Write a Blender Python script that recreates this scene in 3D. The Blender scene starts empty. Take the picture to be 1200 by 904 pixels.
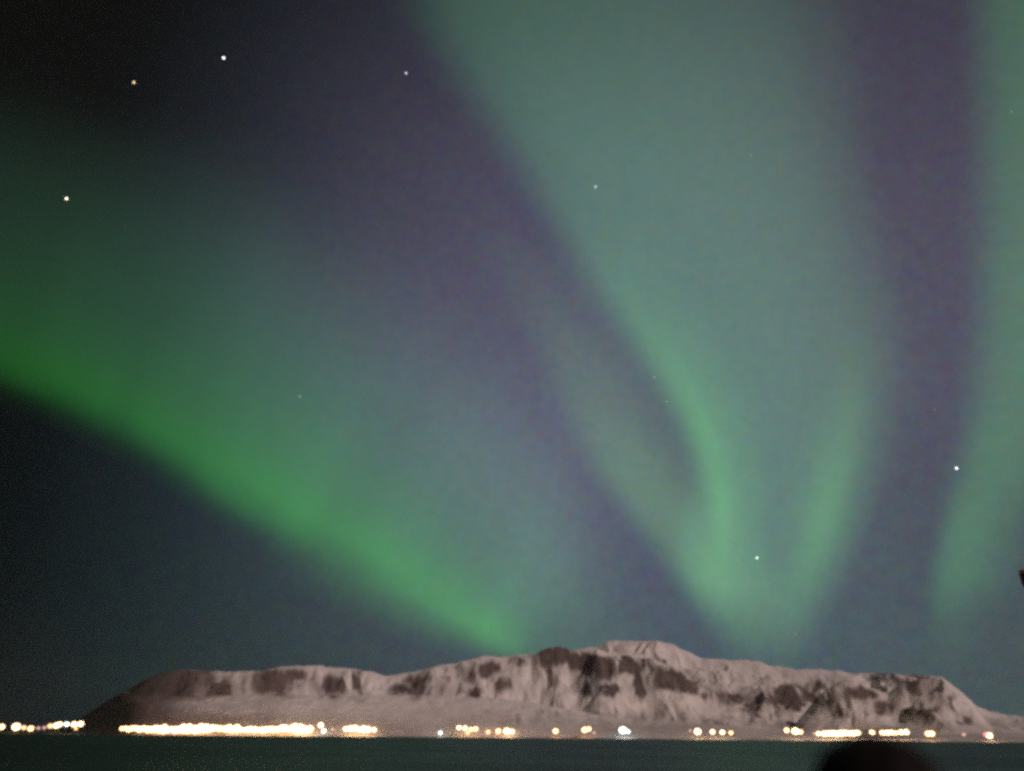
import bpy, math, random
import numpy as np
from mathutils import Vector, Matrix
R = math.radians
C = bpy.context.scene
col = C.collection

# ------------------------------------------------------------------ camera
EYE = Vector((0.0, 0.0, 4.6))                 # 1.6 m above the shore platform, platform 3 m above the sea
PITCH, ROLL, LENS = R(24.45), R(0.50), 27.2
cam_d = bpy.data.cameras.new("camera"); cam = bpy.data.objects.new("camera", cam_d); col.objects.link(cam)
cam.location = EYE
cam_rot = Matrix.Rotation(R(90) + PITCH, 3, 'X') @ Matrix.Rotation(ROLL, 3, 'Z')
cam.rotation_euler = cam_rot.to_euler()
cam_d.lens = LENS; cam_d.sensor_width = 36; cam_d.sensor_fit = 'HORIZONTAL'
cam_d.clip_start = 0.05; cam_d.clip_end = 900000
cam_d.dof.use_dof = True; cam_d.dof.focus_distance = 17.0; cam_d.dof.aperture_fstop = 0.55
C.camera = cam
C.view_settings.view_transform = 'Standard'; C.view_settings.look = 'None'
C.view_settings.exposure = 0; C.view_settings.gamma = 1
C.render.engine = 'CYCLES'
C.cycles.use_denoising = False
C.cycles.pixel_filter_type = 'BLACKMAN_HARRIS'; C.cycles.filter_width = 3.2
C.cycles.use_adaptive_sampling = True; C.cycles.adaptive_threshold = 0.025; C.cycles.adaptive_min_samples = 24
C.cycles.max_bounces = 6; C.cycles.transparent_max_bounces = 24; C.cycles.volume_bounces = 0
C.cycles.sample_clamp_direct = 3.8; C.cycles.sample_clamp_indirect = 0.4

# ------------------------------------------------------------------ survey helpers: sight lines -> azimuth / elevation
def sight(px, py):
    v = Vector(((px - 600) / 1200 * 36 / LENS, -(py - 452) / 1200 * 36 / LENS, -1.0))
    return (cam_rot @ v).normalized()
def azel(px, py):
    d = sight(px, py)
    return math.atan2(d.x, d.y), math.asin(d.z)

# ------------------------------------------------------------------ night sky (world)
w = bpy.data.worlds.new("World"); C.world = w; w.use_nodes = True
nt = w.node_tree; nt.nodes.clear()
N = nt.nodes.new; L = nt.links.new
def val(nt_, op, a, b=None, c=None, clamp=False):
    n = nt_.nodes.new('ShaderNodeMath'); n.operation = op; n.use_clamp = clamp
    for i, x in enumerate((a, b, c)):
        if x is None: continue
        if isinstance(x, (int, float)): n.inputs[i].default_value = x
        else: nt_.links.new(x, n.inputs[i])
    return n.outputs[0]
def ramp(nt_, fac, stops, interp='B_SPLINE'):
    n = nt_.nodes.new('ShaderNodeValToRGB'); cr = n.color_ramp; cr.interpolation = interp
    cr.elements[0].position = stops[0][0]; cr.elements[1].position = stops[-1][0]
    for p, c in stops[1:-1]: cr.elements.new(p)
    for e, (p, c) in zip(cr.elements, stops):
        if isinstance(c, (int, float)): c = (c, c, c)
        e.color = (*c, 1)
    nt_.links.new(fac, n.inputs[0]); return n.outputs[0]
def mixc(nt_, mode, fac, a, b):
    n = nt_.nodes.new('ShaderNodeMix'); n.data_type = 'RGBA'; n.blend_type = mode; n.clamp_result = False
    for i, x in ((0, fac), (6, a), (7, b)):
        if isinstance(x, (int, float)): n.inputs[i].default_value = x if i == 0 else (x, x, x, 1)
        elif isinstance(x, tuple): n.inputs[i].default_value = (*x, 1)
        else: nt_.links.new(x, n.inputs[i])
    return n.outputs[2]
def lin(r, g, b):
    f = lambda c: (c / 255 / 12.92) if c <= 10 else ((c / 255 + .055) / 1.055) ** 2.4
    return (f(r), f(g), f(b))
MOON_EL, MOON_AZ = R(32), R(134)              # moon behind the photographer, to the right (azimuth from the view direction)
tc = N('ShaderNodeTexCoord'); sx = N('ShaderNodeSeparateXYZ'); L(tc.outputs['Generated'], sx.inputs[0])
az = val(nt, 'ARCTAN2', sx.outputs[0], sx.outputs[1])
el = val(nt, 'ARCSINE', sx.outputs[2])
azf = val(nt, 'MULTIPLY_ADD', az, 1 / R(120), 0.5)            # -60..60 deg -> 0..1
elf = val(nt, 'MULTIPLY', el, 1 / R(90))
D = lambda deg: deg / 120 + 0.5
glow = ramp(nt, azf, [(0, (.0010, .0018, .0014)), (D(-36), (.0014, .0028, .0026)), (D(-30), (.0034, .0068, .0075)), (D(-20), (.018, .032, .038)),
                      (D(-8), (.052, .070, .084)), (D(4), (.076, .098, .130)), (D(18), (.080, .106, .142)),
                      (D(28), (.072, .096, .112)), (1, (.05, .062, .07))])
elr = ramp(nt, elf, [(0, (.78, .92, .80)), (.08, (.92, 1.0, .96)), (.20, (1.0, .95, 1.0)), (.34, (1.02, .86, .96)), (.48, (.76, .55, .68)),
                     (.60, (.40, .30, .38)), (1, (.10, .08, .10))])
base = mixc(nt, 'MULTIPLY', 1.0, glow, elr)
nz = N('ShaderNodeTexNoise'); nz.inputs['Scale'].default_value = 3.2; nz.inputs['Detail'].default_value = 3
L(tc.outputs['Generated'], nz.inputs['Vector'])
mott = val(nt, 'MULTIPLY_ADD', nz.outputs[0], 0.36, 0.82)
cm = N('ShaderNodeCombineColor'); [L(mott, cm.inputs[i]) for i in range(3)]
base = mixc(nt, 'MULTIPLY', 1.0, base, cm.outputs[0])
sky = N('ShaderNodeTexSky'); sky.sky_type = 'NISHITA'; sky.sun_disc = False
sky.sun_elevation = MOON_EL; sky.sun_rotation = MOON_AZ
# faint purple diffuse glow between the curtains
for gx_, gy_, tight, colr in ((470, 250, 50, (.010, .007, .014)), (545, 420, 40, (.020, .014, .030)), (1090, 200, 34, (.014, .006, .018)), (160, 120, 14, (.0035, .0030, .0018)), (1100, 460, 60, (.014, .004, .016)), (650, 590, 70, (.022, .012, .026))):
    dd = sight(gx_, gy_)
    dp = N('ShaderNodeVectorMath'); dp.operation = 'DOT_PRODUCT'; L(tc.outputs['Generated'], dp.inputs[0]); dp.inputs[1].default_value = dd
    pw = val(nt, 'POWER', val(nt, 'MAXIMUM', dp.outputs['Value'], 0.0), tight)
    cc_ = N('ShaderNodeCombineColor'); [L(pw, cc_.inputs[i]) for i in range(3)]
    base = mixc(nt, 'ADD', 1.0, base, mixc(nt, 'MULTIPLY', 1.0, cc_.outputs[0], colr))
skd = mixc(nt, 'MULTIPLY', 1.0, sky.outputs[0], (.00025, .00025, .00025))   # moonlit air: the daylight sky, very faint
nf = N('ShaderNodeTexNoise'); nf.inputs['Scale'].default_value = 70; nf.inputs['Detail'].default_value = 6; nf.inputs['Roughness'].default_value = .8
L(tc.outputs['Generated'], nf.inputs['Vector'])
sky_grain = mixc(nt, 'MIX', .50, (1.0, 1.0, 1.0), mixc(nt, 'MULTIPLY', 1.0, nf.outputs['Color'], (2.0, 2.0, 2.0)))   # coloured camera grain painted into the sky
tot = mixc(nt, 'MULTIPLY', 1.0, mixc(nt, 'ADD', 1.0, base, skd), sky_grain)
bg = N('ShaderNodeBackground'); L(tot, bg.inputs[0]); bg.inputs[1].default_value = 1.0
ow = N('ShaderNodeOutputWorld'); L(bg.outputs[0], ow.inputs[0])

# ------------------------------------------------------------------ moon light
sd = bpy.data.lights.new("moonlight", 'SUN'); sun = bpy.data.objects.new("moonlight", sd); col.objects.link(sun)
sd.energy = 1.5; sd.angle = R(0.5); sd.color = (1.0, 0.72, 0.63)
md = Vector((math.sin(MOON_AZ) * math.cos(MOON_EL), math.cos(MOON_AZ) * math.cos(MOON_EL), math.sin(MOON_EL)))
sun.rotation_euler = md.to_track_quat('Z', 'Y').to_euler()

# ------------------------------------------------------------------ helpers
def tag(o, label=None, cat=None, group=None, kind=None):
    for k, v in (('label', label), ('category', cat), ('group', group), ('kind', kind)):
        if v: o[k] = v
    return o
def mesh_obj(name, verts, faces, mat=None, parent=None, smooth=True):
    me = bpy.data.meshes.new(name); me.from_pydata([tuple(v) for v in verts], [], faces); me.update()
    if smooth: me.polygons.foreach_set('use_smooth', [True] * len(me.polygons))
    o = bpy.data.objects.new(name, me); col.objects.link(o)
    if mat: me.materials.append(mat)
    if parent: o.parent = parent
    return o
def empty(name, loc, rz=0):
    o = bpy.data.objects.new(name, None); col.objects.link(o); o.location = loc; o.rotation_euler.z = rz
    o.empty_display_size = .2; return o
def new_mat(name):
    m = bpy.data.materials.new(name); m.use_nodes = True; m.node_tree.nodes.clear(); return m
def principled(name, color, rough=.6, scale=8.0, var=.25, metallic=0.0):
    m = new_mat(name); t = m.node_tree
    b = t.nodes.new('ShaderNodeBsdfPrincipled'); o = t.nodes.new('ShaderNodeOutputMaterial'); t.links.new(b.outputs[0], o.inputs[0])
    tcx = t.nodes.new('ShaderNodeTexCoord'); n = t.nodes.new('ShaderNodeTexNoise'); n.inputs['Scale'].default_value = scale
    n.inputs['Detail'].default_value = 5; t.links.new(tcx.outputs['Object'], n.inputs['Vector'])
    c = ramp(t, n.outputs[0], [(.3, tuple(x * (1 - var) for x in color)), (.7, tuple(x * (1 + var) for x in color))], 'LINEAR')
    t.links.new(c, b.inputs['Base Color']); b.inputs['Roughness'].default_value = rough; b.inputs['Specular IOR Level'].default_value = .2; b.inputs['Metallic'].default_value = metallic
    bp = t.nodes.new('ShaderNodeBump'); bp.inputs['Strength'].default_value = .3; t.links.new(n.outputs[0], bp.inputs['Height'])
    t.links.new(bp.outputs[0], b.inputs['Normal']); return m
def emitter(name, color, strength):
    m = new_mat(name); t = m.node_tree
    e = t.nodes.new('ShaderNodeEmission'); e.inputs[0].default_value = (*color, 1); e.inputs[1].default_value = strength
    o = t.nodes.new('ShaderNodeOutputMaterial'); t.links.new(e.outputs[0], o.inputs[0])
    return m
_rng = np.random.RandomState(7)
_perm = _rng.rand(256, 256)
def vnoise(x, y):
    xi = np.floor(x).astype(int); yi = np.floor(y).astype(int); fx = x - xi; fy = y - yi
    fx = fx * fx * (3 - 2 * fx); fy = fy * fy * (3 - 2 * fy)
    g = lambda a, b: _perm[a & 255, b & 255]
    return (g(xi, yi) * (1 - fx) + g(xi + 1, yi) * fx) * (1 - fy) + (g(xi, yi + 1) * (1 - fx) + g(xi + 1, yi + 1) * fx) * fy
def fbm(x, y, o=5, gain=.5):
    s = 0; a = 1; t = 0
    for i in range(o):
        s = s + a * vnoise(x * 2 ** i + 17.3 * i, y * 2 ** i + 9.1 * i); t += a; a *= gain
    return s / t
sstep = lambda a, b, x: (lambda t: t * t * (3 - 2 * t))(np.clip((x - a) / (b - a), 0, 1))

# ------------------------------------------------------------------ sea
SEA = 21000
m = new_mat("sea_water"); t = m.node_tree
b = t.nodes.new('ShaderNodeBsdfPrincipled'); o_ = t.nodes.new('ShaderNodeOutputMaterial'); t.links.new(b.outputs[0], o_.inputs[0])
tcx = t.nodes.new('ShaderNodeTexCoord')
b.inputs['Base Color'].default_value = (.008, .014, .012, 1); b.inputs['IOR'].default_value = 1.33
n1 = t.nodes.new('ShaderNodeTexNoise'); n1.inputs['Scale'].default_value = .5; n1.inputs['Detail'].default_value = 6
n2 = t.nodes.new('ShaderNodeTexNoise'); n2.inputs['Scale'].default_value = .012; n2.inputs['Detail'].default_value = 3
for n in (n1, n2): t.links.new(tcx.outputs['Object'], n.inputs['Vector'])
rr = ramp(t, n2.outputs[0], [(.35, .42), (.65, .54)], 'LINEAR'); t.links.new(rr, b.inputs['Roughness'])
bp = t.nodes.new('ShaderNodeBump'); bp.inputs['Strength'].default_value = .8; bp.inputs['Distance'].default_value = .6
t.links.new(n1.outputs[0], bp.inputs['Height']); t.links.new(bp.outputs[0], b.inputs['Normal'])
b.inputs['Specular IOR Level'].default_value = .6
sea = mesh_obj('sea', [(-SEA, -SEA, 0), (SEA, -SEA, 0), (SEA, SEA, 0), (-SEA, SEA, 0)], [(0, 1, 2, 3)], m); tag(sea, kind='structure')

# ------------------------------------------------------------------ shore platform under the photographer
gm = principled('dark_basalt_shore', (.045, .043, .042), .9, .9, .5)
gv, gf = [], []
nx, ny = 60, 34
for j in range(ny + 1):
    for i in range(nx + 1):
        x = -45 + 90 * i / nx; y = -25 + 50 * j / ny
        z = 3.0 + .10 * (float(fbm(np.array(x * .6 + 50), np.array(y * .6 + 50))) - .5)
        k = max(0, (y - 14) / 11); z -= 4.6 * k ** 1.5 * (0.8 + .4 * float(vnoise(np.array(x * .9 + 80), np.array(y * .9 + 80))))
        gv.append((x, y, z))
for j in range(ny):
    for i in range(nx):
        a = j * (nx + 1) + i; gf.append((a, a + 1, a + nx + 2, a + nx + 1))
tag(mesh_obj('ground', gv, gf, gm), kind='structure')

# ------------------------------------------------------------------ mountain terrain across the bay
def crest(pts, Rk):
    a = [azel(*p) for p in pts]; A = np.array([q[0] for q in a]); E = np.array([q[1] for q in a])
    return lambda x: EYE.z + Rk * np.tan(np.interp(x, A, E))
LOW = 861
mount = [   # crest line (sight points), distance of the crest, start of the slope, back fall
    ('back',  [(-200,868),(480,862),(520,790),(560,774),(600,768),(640,764),(700,758),(712,752),(740,751),(770,751),(790,756),(804,762),(820,770),(836,773),(860,774),(890,776),
               (905,781),(930,784),(962,785),(985,787),(1000,789),(1030,790),(1060,792),(1098,793),(1108,797),(1128,812),(1142,826),(1158,834),(1180,838),(1230,842),(1400,850)], 12600, 10300, 0.02),
    ('front', [(-200,868),(60,862),(95,842),(130,818),(150,808),(166,799),(183,791),(200,786),(222,784),(240,787),(275,787),(308,786),(330,781),(352,780),(380,781),(412,784),(436,787),(455,792),
               (474,789),(500,783),(535,776),(556,771),(572,768),(596,771),(622,770),(636,762),(652,757),(668,760),(676,763),(700,761),(716,767),(740,770),(765,772),(785,781),(805,795),(822,806),(845,815),
               (868,826),(892,838),(915,852),(935,868),(1400,868)], 11200, 9700, 0.5),
    ('right', [(-200,868),(915,868),(928,856),(940,838),(955,820),(970,806),(985,799),(1000,797),(1020,806),(1040,812),(1055,803),(1075,796),(1098,794),(1104,793),(1112,803),(1130,818),(1146,834),(1162,850),(1190,858),(1400,866)], 11000, 9600, 0.5),
    ('hill',  [(-200,868),(60,862),(110,846),(135,830),(160,820),(200,816),(300,815),(400,815),(500,815),(560,816),(600,820),(650,828),(700,838),(760,846),(850,850),(930,858),(1100,860),(1200,861),(1400,866)], 10000, 9150, 0.10),
]
AZ0, AZ1, NC, NR = R(-46), R(46), 1700, 250
az_ = np.linspace(AZ0, AZ1, NC)
rr_ = np.concatenate([np.linspace(8850, 9300, 26), np.linspace(9310, 12600, 190), np.linspace(12650, 17500, 34)])
NR = len(rr_)
A_, R_ = np.meshgrid(az_, rr_)
X_ = A_ * 11000
H_ = np.full(A_.shape, -6.0); GUL = np.zeros(A_.shape)
wx = X_ / 900 + 1.9 * fbm(X_ / 1300 + 3, R_ / 800 + 8, 4)
ridge = 1 - np.abs(2 * fbm(wx, R_ / 1700, 3) - 1) * 2.6                # high on the spurs, low in the gullies
ridge2 = 1 - np.abs(2 * fbm(X_ / 340 + 1.6 * fbm(X_ / 500 + 9, R_ / 360, 3), R_ / 620 + 40, 4) - 1) * 2.2
ridge = .68 * ridge + .32 * ridge2
for k, (nm, pts, Rk, r0, back) in enumerate(mount):
    cr = crest(pts, Rk)(A_)
    if nm != 'hill':
        cr = cr + (fbm(X_ / 130, X_ * 0 + 3 * k, 3) - .5) * 16 * sstep(60, 300, cr)
    t_ = (R_ - r0) / (Rk - r0)
    if nm == 'hill':
        P = np.clip(t_, 0, 1) ** .8
        h = np.maximum(cr, -8) * P
    else:
        wgt = sstep(.12, .5, t_) * (1 - sstep(.86, 1.0, t_))
        tt = np.clip(t_ + .22 * (ridge - .45) * wgt, 0, 1)
        P = np.interp(tt, [0, .2, .45, .6, .72, .86, .93, 1], [0, .08, .29, .45, .60, .80, .91, 1])
        h = cr * P
    h = np.where(t_ > 1, cr - (R_ - Rk) * back - (back > .1) * 0, h)
    H_ = np.maximum(H_, np.where(t_ < 0, -6, h))
# low shore shelf carrying the towns
shelf = 7 + 3 * fbm(X_ / 300, R_ / 300, 3)
shore_r = 8960 + 120 * fbm(X_ / 900 + 5, X_ * 0 + 2, 3)
H_ = np.maximum(H_, shelf * sstep(0, 120, R_ - shore_r) - 5 * (1 - sstep(0, 120, R_ - shore_r)))
H_ += (fbm(X_ / 120, R_ / 90, 5) - .5) * 46 * sstep(60, 420, H_)
Xw = np.sin(A_) * R_; Yw = np.cos(A_) * R_
# snow cover of each place: scoured spurs and cliffs are snow-free, gullies and tops hold snow; some shade is painted in
rinv = np.array(cam_rot.inverted())
P3 = np.stack([Xw, Yw, H_ - EYE.z], -1) @ rinv.T
U = 600 + P3[..., 0] / -P3[..., 2] * 1200 * LENS / 36
V = 452 - P3[..., 1] / -P3[..., 2] * 1200 * LENS / 36
bare_shade = np.zeros(A_.shape); U0, V0 = U, V
U = U0 + 20 * (fbm(X_ / 260 + 70, R_ / 300 + 5, 5) - .5) + 10 * (fbm(X_ / 60, R_ / 90 + 50, 3) - .5)
V = V0 + 16 * (fbm(X_ / 210 + 20, R_ / 420 + 90, 5) - .5)
for (x, y, rx, ry, amt) in [
    (215,799,34,14,1.2),(180,806,22,8,1.0),(258,808,13,7,.9),(323,801,22,14,.75),(343,790,15,7,.7),(387,803,20,13,.75),(420,803,7,14,.8),(467,807,12,7,.7),(488,803,11,13,.8),
    (523,810,12,6,.8),(537,811,9,7,.8),(553,810,9,7,.8),(547,790,9,10,.7),(572,785,14,10,.8),(593,803,10,10,.7),(652,770,23,15,1.2),(646,795,6,16,.9),(685,775,18,13,1.2),
    (705,780,13,15,1.),(740,779,30,13,1.1),(752,800,11,20,1.1),(715,808,18,9,.8),(687,805,12,9,.7),(770,793,18,18,.9),(790,796,20,14,1.),(807,806,11,9,.9),(840,813,18,9,1.),
    (857,819,13,8,1.),(882,830,11,8,.9),(865,787,7,5,.6),(605,776,8,7,.6),(925,818,28,15,1.5),(952,808,14,9,.9),(985,830,5,13,.7),(975,820,9,11,.7),(1010,812,20,9,.7),(1035,829,12,12,.75),  # shade of the valley bowl painted in among the rock patches
    (1045,797,36,6,.6),(1078,803,24,13,.85),(1062,836,8,7,.6),(1077,838,7,7,.6),(1090,838,6,9,.6),(1112,822,6,9,.7),(1132,842,7,5,.5),(120,835,40,16,1.1)]:  # first entry: ridge-top shade and haze painted as rock
    bare_shade = np.maximum(bare_shade, amt * np.exp(-(((U - x) / rx) ** 2 + ((V - y) / ry) ** 2) ** 1.3))
snowy = np.zeros(A_.shape)
for (x, y, rx, ry, amt) in [(745,760,55,6,1.),(800,772,30,7,.9),(860,782,30,6,.6),(955,791,45,5,.9),(1097,802,4,11,1.1),(1122,823,11,6,.9),(1010,846,70,7,.7),(690,826,60,8,.5),(665,788,4,14,.9),
                            (728,802,5,12,.9),(745,812,4,10,.7),(695,808,5,9,.8),(950,832,10,6,.9),(962,818,6,7,.8),(985,800,14,4,.8),(430,800,6,12,.7),(408,800,4,12,.7),(370,795,6,12,.6),(570,806,5,9,.7),
                            (610,792,7,12,.7),(790,818,30,7,.6),(905,795,10,5,.8),(1030,802,16,4,.7)]:
    snowy = np.maximum(snowy, amt * np.exp(-(((U - x) / rx) ** 2 + ((V - y) / ry) ** 2) ** 1.3))
U, V = U0, V0
gx = np.gradient(H_, axis=0) / np.gradient(R_, axis=0)
streak = fbm(X_ / 150 + 4.2 * fbm(X_ / 600, R_ / 420, 3), R_ / 640 + 60, 5)
fine = fbm(X_ / 62 + 1.8 * fbm(X_ / 260, R_ / 260 + 7, 3), R_ / 520 + 20, 4)
streak = .6 * streak + .4 * fine
BARE_SHADE = np.clip(bare_shade * np.clip(1.0 - 9.0 * (streak - .53), .10, 1.5) + .30 * sstep(.45, .9, np.abs(gx)) * (ridge - .15) * sstep(772, 800, V + (U < 700) * 40), 0, 1.3)
BARE_SHADE += .36 * (fbm(X_ / 340 + 30, R_ / 200, 5) - .42) * (V > 812) + .30 * sstep(822, 856, V)
BARE_SHADE += (.9 * (fine - .5) + .6 * (streak - .5)) * sstep(778, 792, V) * (1 - sstep(838, 856, V)) * np.where(U < 600, (V < 814) * .8, 1.0)
BARE_SHADE += .05 * sstep(774, 790, V)
BARE_SHADE += .30 * (1 - sstep(100, 420, U))  # light falling off to the left, painted as thinner snow
BARE_SHADE += .28 * (1 - sstep(90, 520, U))
BARE_SHADE = np.clip(BARE_SHADE - snowy, 0, 1) + 1.2 * (1 - sstep(115, 250, U)) * (1 - .45 * sstep(812, 822, V) * sstep(140, 175, U))  # extra darkness painted over the dim left end
verts = np.stack([Xw, Yw, H_], -1).reshape(-1, 3)
ii, jj = np.meshgrid(np.arange(NC - 1), np.arange(NR - 1)); a0 = (jj * NC + ii).ravel()
F = np.stack([a0, a0 + 1, a0 + NC + 1, a0 + NC], -1)
me = bpy.data.meshes.new('mountain')
me.vertices.add(len(verts)); me.vertices.foreach_set('co', verts.ravel())
me.loops.add(F.size); me.loops.foreach_set('vertex_index', F.ravel())
me.polygons.add(len(F)); me.polygons.foreach_set('loop_start', np.arange(len(F)) * 4)
me.update(calc_edges=True); me.polygons.foreach_set('use_smooth', np.ones(len(F), bool))
at = me.attributes.new('bare_and_shade', 'FLOAT', 'POINT'); at.data.foreach_set('value', BARE_SHADE.ravel().astype(np.float32))
mountain = bpy.data.objects.new('mountain', me); col.objects.link(mountain); tag(mountain, kind='structure')
m = new_mat("snow_and_rock"); t = m.node_tree; me.materials.append(m)
b = t.nodes.new('ShaderNodeBsdfPrincipled'); o_ = t.nodes.new('ShaderNodeOutputMaterial'); t.links.new(b.outputs[0], o_.inputs[0])
atn = t.nodes.new('ShaderNodeAttribute'); atn.attribute_name = 'bare_and_shade'
tcx = t.nodes.new('ShaderNodeTexCoord')
n1 = t.nodes.new('ShaderNodeTexNoise'); n1.inputs['Scale'].default_value = .012; n1.inputs['Detail'].default_value = 8; n1.inputs['Roughness'].default_value = .65
t.links.new(tcx.outputs['Object'], n1.inputs['Vector'])
bare_shade_f = val(t, 'ADD', atn.outputs['Fac'], val(t, 'MULTIPLY_ADD', n1.outputs[0], .8, -.4))
snowc = ramp(t, n1.outputs[0], [(.3, (.66, .66, .66)), (.7, (.86, .85, .84))], 'LINEAR')
rockc = ramp(t, n1.outputs[0], [(.3, (.090, .073, .074)), (.7, (.20, .165, .160))], 'LINEAR')
fac = ramp(t, bare_shade_f, [(-.0, 0.0), (.95, 1.0)], 'EASE')
cc = mixc(t, 'MIX', fac, snowc, rockc)
left_shade = val(t, 'SUBTRACT', bare_shade_f, 1.0, clamp=True)  # shade of the left end, put into the ground colour
cc = mixc(t, 'MIX', left_shade, cc, (.018, .020, .014))
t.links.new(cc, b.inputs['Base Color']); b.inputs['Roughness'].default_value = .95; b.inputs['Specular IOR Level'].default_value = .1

# ------------------------------------------------------------------ aurora curtains, high over the mountain
SHELL = 110000.0
def catmull(P, n):
    P = np.array(P, float); P = np.vstack([2 * P[0] - P[1], P, 2 * P[-1] - P[-2]]); out = []
    K = len(P) - 3
    for s in np.linspace(0, K - 1e-6, n):
        i = int(s); u = s - i; p0, p1, p2, p3 = P[i:i + 4]
        out.append(.5 * ((2 * p1) + (p2 - p0) * u + (2 * p0 - 5 * p1 + 4 * p2 - p3) * u * u + (3 * p1 - p0 - 3 * p2 + p3) * u ** 3))
    return np.array(out)
def curtain(label, rows, across, along, strength=1.0, rays=.25, group='aurora curtains', shell=SHELL, ray_scale=7.0, warp=.02):
    """rows: (lower-border point, fade-out point) sight pairs; across: colour profile from border to fade-out; along: brightness along the border"""
    n, mseg = 90, 34
    Q = catmull([list(a) + list(b_) for a, b_ in rows], n)
    vs, fs, uv = [], [], []
    for i in range(n):
        for j in range(mseg + 1):
            s = j / mseg; p = Q[i, :2] * (1 - s) + Q[i, 2:] * s
            vs.append(EYE + sight(*p) * shell * (1 + .15 * s)); uv.append((s, i / (n - 1)))
    for i in range(n - 1):
        for j in range(mseg):
            a = i * (mseg + 1) + j; fs.append((a, a + 1, a + mseg + 2, a + mseg + 1))
    m = new_mat('aurora_glow'); t = m.node_tree
    uvn = t.nodes.new('ShaderNodeUVMap'); uvn.uv_map = 'curtain'
    sp = t.nodes.new('ShaderNodeSeparateXYZ'); t.links.new(uvn.outputs[0], sp.inputs[0])
    nzw = t.nodes.new('ShaderNodeTexNoise'); nzw.inputs['Scale'].default_value = 3.0; nzw.inputs['Detail'].default_value = 2
    t.links.new(uvn.outputs[0], nzw.inputs['Vector'])
    u = val(t, 'ADD', sp.outputs[0], val(t, 'MULTIPLY', val(t, 'SUBTRACT', nzw.outputs[0], .5), val(t, 'MULTIPLY', warp, 2)))
    c = ramp(t, u, [(p * .90, q) for p, q in across])
    a = ramp(t, sp.outputs[1], along)
    c = mixc(t, 'MULTIPLY', 1.0, c, a)
    mp = t.nodes.new('ShaderNodeMapping'); mp.inputs['Scale'].default_value = (.5, ray_scale, 1); t.links.new(uvn.outputs[0], mp.inputs[0])
    nr = t.nodes.new('ShaderNodeTexNoise'); nr.inputs['Scale'].default_value = 1.0; nr.inputs['Detail'].default_value = 2; t.links.new(mp.outputs[0], nr.inputs['Vector'])
    rv = val(t, 'MULTIPLY', val(t, 'MULTIPLY_ADD', nr.outputs[0], rays * 2, 1 - rays), strength)
    e = t.nodes.new('ShaderNodeEmission'); t.links.new(c, e.inputs[0]); t.links.new(rv, e.inputs[1])
    tr = t.nodes.new('ShaderNodeBsdfTransparent'); ad = t.nodes.new('ShaderNodeAddShader')
    t.links.new(e.outputs[0], ad.inputs[0]); t.links.new(tr.outputs[0], ad.inputs[1])
    o_ = t.nodes.new('ShaderNodeOutputMaterial'); t.links.new(ad.outputs[0], o_.inputs[0])
    m.cycles.emission_sampling = 'NONE'
    ob = mesh_obj('aurora_curtain', vs, fs, m)
    ul = ob.data.uv_layers.new(name='curtain')
    for l in ob.data.loops: ul.data[l.index].uv = uv[l.vertex_index]
    return tag(ob, label, 'aurora', group)
G = lambda k, r=.35, b_=.45: (k * r, k, k * b_)
# 1 the arc on the left, sharp lower border, fading upward
curtain('bright green aurora arc slanting down the left sky to the mountain, sharp dark lower border',
    [((-130,440),(-60,20)),((-40,466),(60,60)),((60,502),(170,90)),((150,549),(290,110)),((240,606),(410,180)),((330,656),(510,260)),((420,702),(600,340)),((500,744),(670,430)),((570,780),(720,530)),((640,812),(770,640))],
    [(0, 0), (.055, (.002, .018, .003)), (.10, (.012, .120, .016)), (.155, (.024, .200, .028)), (.25, (.028, .150, .042)), (.42, (.028, .106, .050)), (.66, (.022, .062, .040)), (.86, (.008, .018, .012)), (1, 0)],
    [(0, .32), (.18, .42), (.38, .68), (.55, 1.10), (.72, 1.50), (.83, 1.20), (.92, .55), (1, 0)], 1.0, .42, warp=.05)
curtain('faint lower fold of the left aurora arc just above the snowy ridge',
    [((300,670),(350,560)),((380,712),(430,600)),((450,742),(500,630)),((520,768),(570,660)),((600,792),(640,690))],
    [(0, 0), (.18, (.008, .040, .012)), (.42, (.022, .125, .030)), (.6, (.006, .030, .010)), (1, 0)], [(0, 0), (.3, .5), (.60, 1.0), (.85, .8), (1, 0)], 1.0, .2)
# 2 the broad central curtain
curtain('broad pale green aurora sheet filling the upper centre of the sky',
    [((380,-120),(1090,-120)),((425,-40),(1090,-20)),((475,55),(1090,80)),((545,150),(1095,200)),((600,235),(1110,300)),((660,330),(1120,390)),((712,400),(1115,460)),((762,475),(1095,530)),((792,550),(1065,600)),((780,620),(1035,660)),((785,680),(1010,710)),((815,735),(985,750)),((850,790),(960,790))],
    [(0, 0), (.06, (.004, .018, .009)), (.14, (.022, .090, .040)), (.28, (.034, .118, .054)), (.55, (.040, .118, .054)), (.78, (.032, .092, .042)), (.92, (.010, .028, .014)), (1, 0)],
    [(0, .50), (.2, .86), (.42, 1.34), (.6, 1.62), (.76, 1.35), (.86, .75), (.94, .25), (1, .02)], 1.0, .16, ray_scale=3)
curtain('brightest narrow green ray of the central aurora, curving down its left rim',
    [((600,205),(720,190)),((650,300),(800,270)),((700,372),(850,340)),((745,432),(880,405)),((783,495),(905,480)),((808,560),(915,550)),((818,615),(920,615)),((812,675),(915,670)),((800,735),(905,730))],
    [(0, 0), (.12, (.004, .020, .004)), (.32, (.038, .180, .028)), (.48, (.022, .095, .018)), (.8, (.006, .026, .006)), (1, 0)],
    [(0, 0), (.2, .25), (.42, .80), (.56, 1.15), (.68, 1.10), (.80, .5), (.9, .1), (1, 0)], 1.0, .15)
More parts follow.
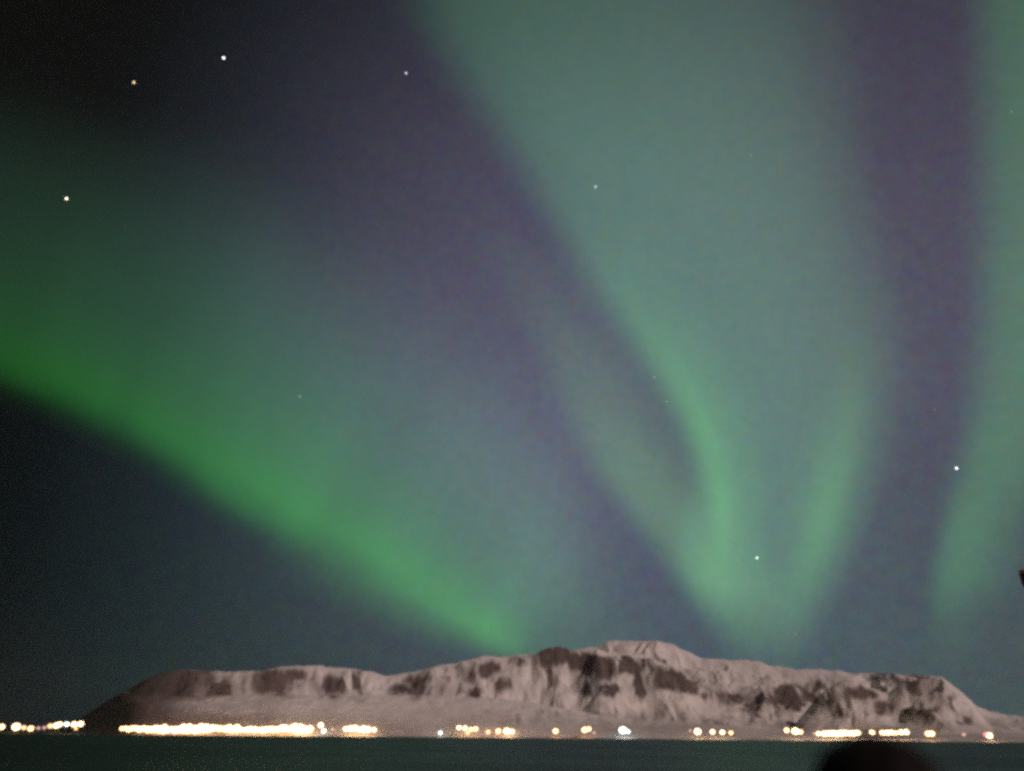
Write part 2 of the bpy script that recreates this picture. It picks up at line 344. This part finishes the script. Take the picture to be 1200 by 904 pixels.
curtain('second bright green ray on the right side of the central aurora',
    [((975,310),(1090,340)),((957,420),(1070,440)),((940,500),(1050,520)),((924,570),(1034,590)),((910,640),(1014,655)),((895,700),(990,712)),((880,765),(965,768))],
    [(0, 0), (.22, (.006, .028, .006)), (.48, (.032, .150, .022)), (.74, (.010, .044, .010)), (1, 0)],
    [(0, 0), (.22, .25), (.45, .85), (.60, 1.05), (.78, .45), (.92, .1), (1, 0)], 1.0, .15)
# 3 the diffuse fold left of the centre
curtain('dim grey green aurora fold left of the brightest ray',
    [((520,250),(760,330)),((570,340),(800,390)),((615,430),(830,440)),((650,510),(850,500)),((695,580),(880,560)),((745,640),(920,620)),((790,695),(950,680)),((835,745),(980,730)),((870,800),(990,790))],
    [(0, 0), (.10, (.003, .018, .006)), (.26, (.044, .132, .034)), (.50, (.046, .118, .030)), (.8, (.010, .028, .010)), (1, 0)],
    [(0, 0), (.2, .35), (.42, .95), (.60, 1.30), (.74, 1.05), (.85, .45), (1, 0)], 1.0, .15)
curtain('grey green glow low over the ridge between the left arc and the dim fold',
    [((430,430),(640,400)),((500,540),(690,520)),((560,640),(740,640)),((610,720),(780,730)),((660,800),(800,800))],
    [(0, 0), (.25, (.006, .022, .006)), (.5, (.012, .040, .012)), (.75, (.006, .018, .006)), (1, 0)], [(0, 0), (.3, .5), (.7, 1.1), (.9, 1.0), (1, .6)], 1.0, .2)
# 4 the curtain at the right edge
curtain('green aurora band standing along the right edge of the sky',
    [((1110,-120),(1420,-120)),((1115,0),(1420,0)),((1122,150),(1420,150)),((1124,300),(1410,300)),((1120,420),(1400,420)),((1110,520),(1320,530)),((1094,600),(1250,610)),((1084,660),(1215,670)),((1080,720),(1190,720)),((1085,790),(1170,780))],
    [(0, 0), (.08, (.004, .020, .010)), (.20, (.016, .098, .028)), (.40, (.026, .122, .032)), (.7, (.010, .050, .02)), (1, 0)],
    [(0, .65), (.3, .92), (.52, 1.10), (.68, 1.85), (.78, 1.2), (.88, .35), (1, 0)], 1.0, .15)

# ------------------------------------------------------------------ stars
def ico(name, r, sub, mat, parent=None, squash=1.0):
    import bmesh
    bm = bmesh.new(); bmesh.ops.create_icosphere(bm, subdivisions=sub, radius=r)
    for v in bm.verts: v.co.z *= squash
    me = bpy.data.meshes.new(name); bm.to_mesh(me); bm.free(); me.materials.append(mat)
    me.polygons.foreach_set('use_smooth', [True] * len(me.polygons))
    o = bpy.data.objects.new(name, me); col.objects.link(o)
    if parent: o.parent = parent
    return o
SR = 300000.0
for x, y, sz, br, c, lab in [
    (78,233,1.25,5,(1,.86,.62),'bright star low in the dark left part of the sky'),
    (157,97,1.0,3.2,(1,.78,.40),'yellowish star in the dark top left corner'),
    (262,68,1.25,5,(1,1,.95),'bright white star near the top left, topmost of all stars'),
    (476,86,1.0,2.2,(.85,.9,1),'white star near the top between the dark sky and the central aurora'),
    (698,219,.9,2.4,(.9,1,.95),'small star inside the upper left rim of the central aurora'),
    (351,465,.8,.9,(.8,.9,1),'faint star above the left aurora arc'),
    (1121,549,1.2,4.5,(1,1,1),'bright white star in the dark gap beside the right aurora band'),
    (887,654,1.05,3.5,(.9,1,1),'white star between the two bright rays low over the mountain'),
    (882,144,.7,.7,(.15,.3,1),'tiny blue star high in the central aurora'),
    (880,182,.7,.5,(.8,.9,.9),'very faint star just under the tiny blue star'),
    (767,442,.8,.6,(.8,1,.9),'upper of two faint stars on the rim of the brightest ray'),
    (781,471,.8,.7,(.8,1,.9),'lower of two faint stars on the rim of the brightest ray'),
    (1095,480,.8,.4,(.7,.8,1),'faint bluish star above the bright star in the right dark gap'),
    (932,743,.9,.4,(.8,1,.9),'faint star just above the mountain ridge'),
    (1185,131,.8,.3,(.7,1,.9),'very faint star near the top right corner')]:
    s = ico('star', SR * .00088 * sz, 2, emitter('star_light', c, br)); s.location = EYE + sight(x, y) * SR
    tag(s, lab, 'star', 'stars in the night sky')

# ------------------------------------------------------------------ town lights along the far shore
def ground_h(a, r):
    i = int(round((a - AZ0) / (AZ1 - AZ0) * (NC - 1))); j = int(np.argmin(np.abs(rr_ - r))); return float(H_[j, i])
steel = principled('galvanised_steel', (.22, .22, .22), .5)
LM = {'w': emitter('lamp_white', (1, .62, .32), 16), 'g': emitter('lamp_cool', (.86, 1, .92), 7), 'y': emitter('lamp_warm', (1, .50, .20), 7),
      'o': emitter('lamp_orange', (1, .50, .24), 3.0), 'p': emitter('lamp_pink', (1, .58, .48), .9), 'r': emitter('lamp_red', (1, .22, .18), 2.5)}
protos = {}
def mast_mesh():
    vs, fs = [], []
    n = 8
    for z, r in ((-6, .9), (0, .9), (.2, .6), (1, .35)):
        for k in range(n): vs.append((r * math.cos(2 * math.pi * k / n), r * math.sin(2 * math.pi * k / n), z))
    for l in range(3):
        for k in range(n): fs.append((l * n + k, l * n + (k + 1) % n, (l + 1) * n + (k + 1) % n, (l + 1) * n + k))
    me = bpy.data.meshes.new('mast'); me.from_pydata(vs, [], fs); me.materials.append(steel); return me
MAST = mast_mesh()
def shore_light(x, y, r, c, label, group):
    a, e = azel(x, y); dist = 9080.0
    z = EYE.z + dist * math.tan(e)
    gh = min(ground_h(a, dist), z - 3)
    root = empty('shore_lamp', (math.sin(a) * dist, math.cos(a) * dist, gh)); tag(root, label, 'lamp', group)
    if c not in protos: protos[c] = ico('lamp_globe', 1.0, 2, LM[c])
    src = protos[c]
    if src.parent is None: g = src
    else: g = src.copy(); col.objects.link(g)
    g.parent = root; g.scale = (r * 11.2, r * 11.2, r * 9.4); g.location = (0, 0, z - gh)
    mo = bpy.data.objects.new('mast', MAST); col.objects.link(mo); mo.parent = root; mo.scale = (1, 1, z - gh)
rs = random.Random(4)
for x, y, r, c, lab in [
    (2,852,2.2,'y','pale lamp cut by the left edge of the picture, on the far shore'),
    (19,852,3.1,'w','large white lamp at the left end of the far shore, first of its uneven row'),
    (28,853,1.8,'o','small orange lamp just right of the first large white lamp at far left'),
    (36,854,2.1,'y','warm lamp sitting lowest in the uneven row at far left'),
    (45,853.5,1.5,'p','dim pinkish lamp in the middle of the uneven row at far left'),
    (52,853,1.5,'p','dim pinkish lamp before the row at far left starts to climb'),
    (59,851,2.0,'o','orange lamp where the row at far left starts to climb'),
    (66,850.5,2.3,'w','white lamp on the climbing end of the far left row, lower of a touching pair'),
    (70,849,2.0,'w','white lamp on the climbing end of the far left row, upper of a touching pair'),
    (78,849,1.9,'g','single round white lamp between the climbing row and the last twin lamps at far left'),
    (87,849,2.3,'w','left one of the twin white lamps ending the far left row'),
    (94.5,848.5,2.3,'w','right one of the twin white lamps ending the far left row'),
    (89,854,1.3,'o','small orange lamp hanging under the twin white lamps at far left'),
    (376,850,2.4,'w','white lamp standing above the right end of the long bright strip'),
    (379.5,857,2.0,'g','white lamp below the raised one at the right end of the long bright strip'),
    (390,855,1.8,'p','dim pink lamp in the gap right of the long bright strip'),
    (516,859,1.7,'g','tiny white lamp alone on the dark shore left of the middle'),
    (538,853,2.1,'w','leftmost white lamp of the small group left of the middle'),
    (545,853.5,2.2,'w','second white lamp of the small group left of the middle'),
    (552,855,1.8,'y','warm lamp in the small group left of the middle, left of a touching pair'),
    (557.5,854.5,2.0,'y','warm lamp in the small group left of the middle, right of a touching pair'),
    (548,859,1.9,'o','orange lamp low under the small group left of the middle'),
    (572,858,2.1,'o','dull orange lamp alone beside the small group'),
    (584,857,2.2,'y','warm lamp just left of the large double lamp under the mountain'),
    (594,857,3.0,'w','large white lamp under the mountain, left half of a double'),
    (600,857.5,2.2,'w','smaller white lamp merged to the right side of the large double'),
    (651,857,2.3,'y','single orange tinted lamp under the dark cliffs'),
    (685,855.5,2.5,'y','wide warm lamp left of the brilliant one, left end of it'),
    (690,854.5,2.0,'y','wide warm lamp left of the brilliant one, right end of it'),
    (696,859,1.5,'p','small pink lamp below the wide warm lamp'),
    (730,856,3.6,'g','brilliant white lamp alone under the highest part of the mountain'),
    (736,857.5,1.8,'g','small white flare touching the right of the brilliant lamp'),
    (809,856.5,1.4,'p','faint pink lamp touching the left of the first lamp in the row of four'),
    (817.5,857.5,3.0,'w','largest and leftmost lamp in the row of four right of the middle'),
    (835,858,2.1,'w','second lamp in the row of four right of the middle'),
    (846.5,858.5,2.1,'w','third lamp in the row of four right of the middle'),
    (856.5,859,1.6,'y','smallest and last lamp in the row of four right of the middle'),
    (922,856,2.1,'y','warm lamp just left of the big white one at the valley mouth'),
    (932,857,3.1,'w','big white lamp at the valley mouth'),
    (938,858,1.9,'y','warm lamp merged to the right of the big one at the valley mouth'),
    (954,860,1.3,'p','dim pink lamp left of the bright strip on the right shore'),
    (959,860,1.9,'w','small white lamp at the left end of the bright strip on the right shore'),
    (1022,859,2.4,'w','white lamp alone just right of the bright strip on the right shore'),
    (1034,859.5,2.5,'w','left end lamp of the short bar of lights on the right shore'),
    (1039.5,859.5,2.5,'w','middle lamp of the short bar of lights on the right shore'),
    (1044.5,859,2.4,'w','right end lamp of the short bar of lights on the right shore'),
    (1049.5,859.5,2.0,'y','small warm lamp between the short bar and the last white pair'),
    (1056,858.5,2.3,'w','left lamp of the last white pair on the right shore'),
    (1062,858.3,2.3,'w','right lamp of the last white pair on the right shore'),
    (1087.5,860,2.2,'y','left half of the flat orange lamp on the right shore'),
    (1092,860,2.2,'y','right half of the flat orange lamp on the right shore'),
    (1129.5,861,1.5,'p','tiny faint lamp alone near the right end of the shore'),
    (1155.5,861,1.9,'r','red lamp at the right end of the shore beside the last white one'),
    (1159.5,862.3,2.4,'w','last white lamp at the right end of the shore, touching the red one')]:
    shore_light(x, y, r, c, lab, 'lamps along the far shore')
# the long bright strip
x = 143.0
while x < 368:
    y = 855 + .8 * math.sin(x * .07); big = np.interp(x, [143, 158, 180, 215, 245, 265, 290, 305, 330, 347, 360, 368], [2.1, 2.3, 2.8, 3.4, 3.4, 2.9, 2.5, 2.5, 2.8, 3.7, 3.1, 2.6])
    shore_light(x, y + rs.uniform(-.9, .7), big * rs.uniform(.8, 1.15), 'y' if (x < 160 or rs.random() < .12) else 'w',
                'one of the white town lamps merged into the long bright strip on the left shore', 'lamps of the long bright strip on the left shore')
    x += rs.uniform(3.0, 5.6)
for x, y in ((193,852), (215,851.5), (222,851.3), (236,851), (242,851.5), (269,852), (278,852), (346,850.8), (352,851.5)):
    shore_light(x, y, 2.2, 'w', 'one of the white town lamps raised above the long bright strip on the left shore', 'lamps raised above the long bright strip')
for x, y, r in ((405.5,854.5,2.3), (411,854,2.6), (416,853.5,2.7), (421,855,2.1), (426,854.5,3.0), (431,855,2.8), (438.5,855.5,2.1)):
    shore_light(x, y, r, 'w', 'one of the white lamps in the short bright cluster right of the long strip', 'lamps of the short cluster right of the long strip')
for x, r in ((966,2.6), (971,2.4), (976,2.9), (981,2.7), (986,3.1), (991,2.8), (996,2.7), (1000.5,3.1), (1005,2.8)):
    shore_light(x, 860 + rs.uniform(-.4, .4), r, 'w', 'one of the white lamps merged into the bright strip on the right shore', 'lamps of the bright strip on the right shore')

# ------------------------------------------------------------------ unlit lantern at the right edge
iron = principled('dark_brown_iron', (.26, .17, .165), .55, 12)
glass = principled('dull_lantern_glass', (.24, .17, .165), .3, 20)
wood = iron
def frustum(rings, n, rot=0.0):
    vs, fs = [], []
    for z, r in rings:
        for k in range(n):
            a = 2 * math.pi * (k + .5) / n + rot; vs.append((r * math.cos(a), r * math.sin(a), z))
    for l in range(len(rings) - 1):
        for k in range(n): fs.append((l * n + k, l * n + (k + 1) % n, (l + 1) * n + (k + 1) % n, (l + 1) * n + k))
    fs.append(tuple(range(n))[::-1]); fs.append(tuple((len(rings) - 1) * n + k for k in range(n)))
    return vs, fs
d_ = sight(1195, 675); DL = 14.0
tip = EYE + d_ * (DL / math.hypot(d_.x, d_.y))
topz = tip.z; hw = .34
right = Vector((d_.y, -d_.x, 0)).normalized()
lx, ly = tip.x + right.x * hw, tip.y + right.y * hw
lamp = empty('street_lamp', (lx, ly, 3.0), math.atan2(right.y, right.x))
tag(lamp, 'dark brown unlit lantern only just reaching in at the right edge, against the aurora', 'street lamp')
hz_ = topz - 3.0; s2 = hw * math.sqrt(2)
def put(name, vf, mat): return mesh_obj(name, vf[0], vf[1], mat, lamp, smooth=False)
put('pole', frustum([(0, .11), (.5, .10), (.55, .055), (hz_ - .85, .04), (hz_ - .82, .07), (hz_ - .77, .07)], 12), iron)
put('lantern_glass', frustum([(hz_ - .765, s2 * .42), (hz_ - .03, s2 * .95)], 4), glass)
put('lantern_top', frustum([(hz_ - .028, s2), (hz_ + .02, s2), (hz_ + .05, s2 * .8), (hz_ + .16, s2 * .35), (hz_ + .24, .02)], 4), iron)
for k in range(4):
    a = 2 * math.pi * (k + .5) / 4; p0 = Vector((s2 * .44 * math.cos(a), s2 * .44 * math.sin(a), hz_ - .765)); p1 = Vector((s2 * .98 * math.cos(a), s2 * .98 * math.sin(a), hz_ - .032))
    vs = []
    for p in (p0, p1):
        for dx, dy in ((-.012, -.012), (.012, -.012), (.012, .012), (-.012, .012)): vs.append((p.x + dx, p.y + dy, p.z))
    mesh_obj('lantern_rib', vs, [(0, 1, 5, 4), (1, 2, 6, 5), (2, 3, 7, 6), (3, 0, 4, 7), (3, 2, 1, 0), (4, 5, 6, 7)], iron, lamp, smooth=False)

# ------------------------------------------------------------------ the person in front of the camera
d_ = sight(1024, 868); DP = 1.85
px_, py_ = d_.x / math.hypot(d_.x, d_.y) * DP, d_.y / math.hypot(d_.x, d_.y) * DP
headtop = EYE.z + DP * math.tan(math.asin(d_.z)) - 3.0
S = headtop / 1.72
jacket = principled('dark_winter_jacket', (.010, .009, .010), .85, 30)
hairm = principled('dark_hair', (.005, .0035, .0035), .8, 60)
J = {  # joint: (x, y, z, rx, ry), facing +Y away from the camera
    'pelvis': (0, 0, .95, .17, .13), 'waist': (0, 0, 1.10, .165, .125), 'chest': (0, .01, 1.30, .19, .14), 'collar': (0, 0, 1.43, .12, .09), 'neck': (0, 0, 1.49, .062, .062), 'head': (0, .02, 1.57, .078, .088), 'crown': (0, .01, 1.645, .070, .082),
    'shL': (-.17, 0, 1.40, .07, .07), 'elL': (-.25, -.01, 1.12, .052, .052), 'wrL': (-.22, .12, .92, .036, .036), 'shR': (.17, 0, 1.40, .07, .07), 'elR': (.25, -.01, 1.12, .052, .052), 'wrR': (.22, .12, .92, .036, .036),
    'hipL': (-.095, 0, .88, .10, .10), 'knL': (-.105, .02, .50, .066, .066), 'anL': (-.11, -.01, .11, .05, .05), 'toL': (-.12, .14, .045, .042, .04),
    'hipR': (.095, 0, .88, .10, .10), 'knR': (.105, .02, .50, .066, .066), 'anR': (.11, -.01, .11, .05, .05), 'toR': (.12, .14, .045, .042, .04)}
keys = list(J); E_ = [('pelvis','waist'),('waist','chest'),('chest','collar'),('collar','neck'),('neck','head'),('head','crown'),('chest','shL'),('shL','elL'),('elL','wrL'),('chest','shR'),('shR','elR'),('elR','wrR'),
      ('pelvis','hipL'),('hipL','knL'),('knL','anL'),('anL','toL'),('pelvis','hipR'),('hipR','knR'),('knR','anR'),('anR','toR')]
J2 = dict(J); extra = []
for side, sg in (('L', -1), ('R', 1)):      # palm and five fingers, slightly curled
    wx_, wy_, wz_ = J['wr' + side][:3]
    J2['pa' + side] = (wx_, wy_ + .055, wz_ - .04, .030, .016); extra.append(('wr' + side, 'pa' + side))
    for q, (ox, ln) in enumerate(((-.027, .040), (-.009, .046), (.009, .043), (.026, .034))):
        a, b_ = f'f{q}a{side}', f'f{q}b{side}'
        J2[a] = (wx_ + ox, wy_ + .09, wz_ - .065, .0085, .0085); J2[b_] = (wx_ + ox, wy_ + .09 + ln * .35, wz_ - .065 - ln * .9, .0075, .0075)
        extra += [('pa' + side, a), (a, b_)]
    J2['th' + side] = (wx_ - sg * .045, wy_ + .06, wz_ - .05, .010, .010); J2['tt' + side] = (wx_ - sg * .052, wy_ + .085, wz_ - .07, .009, .009)
    extra += [('wr' + side, 'th' + side), ('th' + side, 'tt' + side)]
keys = list(J2)
me = bpy.data.meshes.new('person'); me.from_pydata([tuple(c * S for c in J2[k][:3]) for k in keys], [(keys.index(a), keys.index(b_)) for a, b_ in E_ + extra], [])
person = bpy.data.objects.new('person', me); col.objects.link(person); me.materials.append(jacket)
sk = person.modifiers.new('skin', 'SKIN'); sk.use_smooth_shade = True
for i, k in enumerate(keys):
    v = me.skin_vertices[0].data[i]; v.radius = (J2[k][3] * S, J2[k][4] * S); v.use_root = (k == 'pelvis')
person.modifiers.new('sub', 'SUBSURF').levels = 2; person.modifiers['sub'].render_levels = 2
person.location = (px_, py_, 3.0)
tag(person, 'dark blurred head of a person seen from behind at the bottom right', 'person')
# hair: a full cap of hair with an uneven outline, over the back and sides of the head
hv, hf = [], []
nu, nv = 48, 26
for j in range(nv + 1):
    th = math.pi * .80 * j / nv
    for i in range(nu):
        ph = 2 * math.pi * i / nu
        nn = 1 + .10 * (float(vnoise(np.array(6 + 3 * math.cos(ph) * math.sin(th) * 2), np.array(9 + 3 * math.sin(ph) * math.sin(th) * 2 + th * 2))) - .5)
        front = max(0, math.sin(ph)) * max(0, th - .9) * .10
        hv.append((.120 * nn * math.sin(th) * math.cos(ph), (.128 * nn * math.sin(th)) * math.sin(ph) * (1 - front), .122 * nn * math.cos(th)))
for j in range(nv):
    for i in range(nu): hf.append((j * nu + i, j * nu + (i + 1) % nu, (j + 1) * nu + (i + 1) % nu, (j + 1) * nu + i))
hair = mesh_obj('hair', hv, hf, hairm, person); hair.location = (0, .01, headtop - .122)
sm = hair.modifiers.new('thickness', 'SOLIDIFY'); sm.thickness = .012; sm.offset = -1

# ------------------------------------------------------------------ haze over the bay
hs = SEA + 500; zt = float(H_.max()) + 40
hb = mesh_obj('haze', [(sx_ * hs, sy_ * hs, z_) for z_ in (-7.5, zt) for sx_, sy_ in ((-1, -1), (1, -1), (1, 1), (-1, 1))],
              [(3, 2, 1, 0), (4, 5, 6, 7), (0, 1, 5, 4), (1, 2, 6, 5), (2, 3, 7, 6), (3, 0, 4, 7)], None, smooth=False)
m = new_mat('haze_air'); t = m.node_tree; hb.data.materials.append(m)
v = t.nodes.new('ShaderNodeVolumePrincipled'); v.inputs['Color'].default_value = (.9, .92, .95, 1); v.inputs['Density'].default_value = 0.45e-5; v.inputs['Anisotropy'].default_value = .2
o_ = t.nodes.new('ShaderNodeOutputMaterial'); t.links.new(v.outputs[0], o_.inputs['Volume'])
tag(hb, kind='stuff')
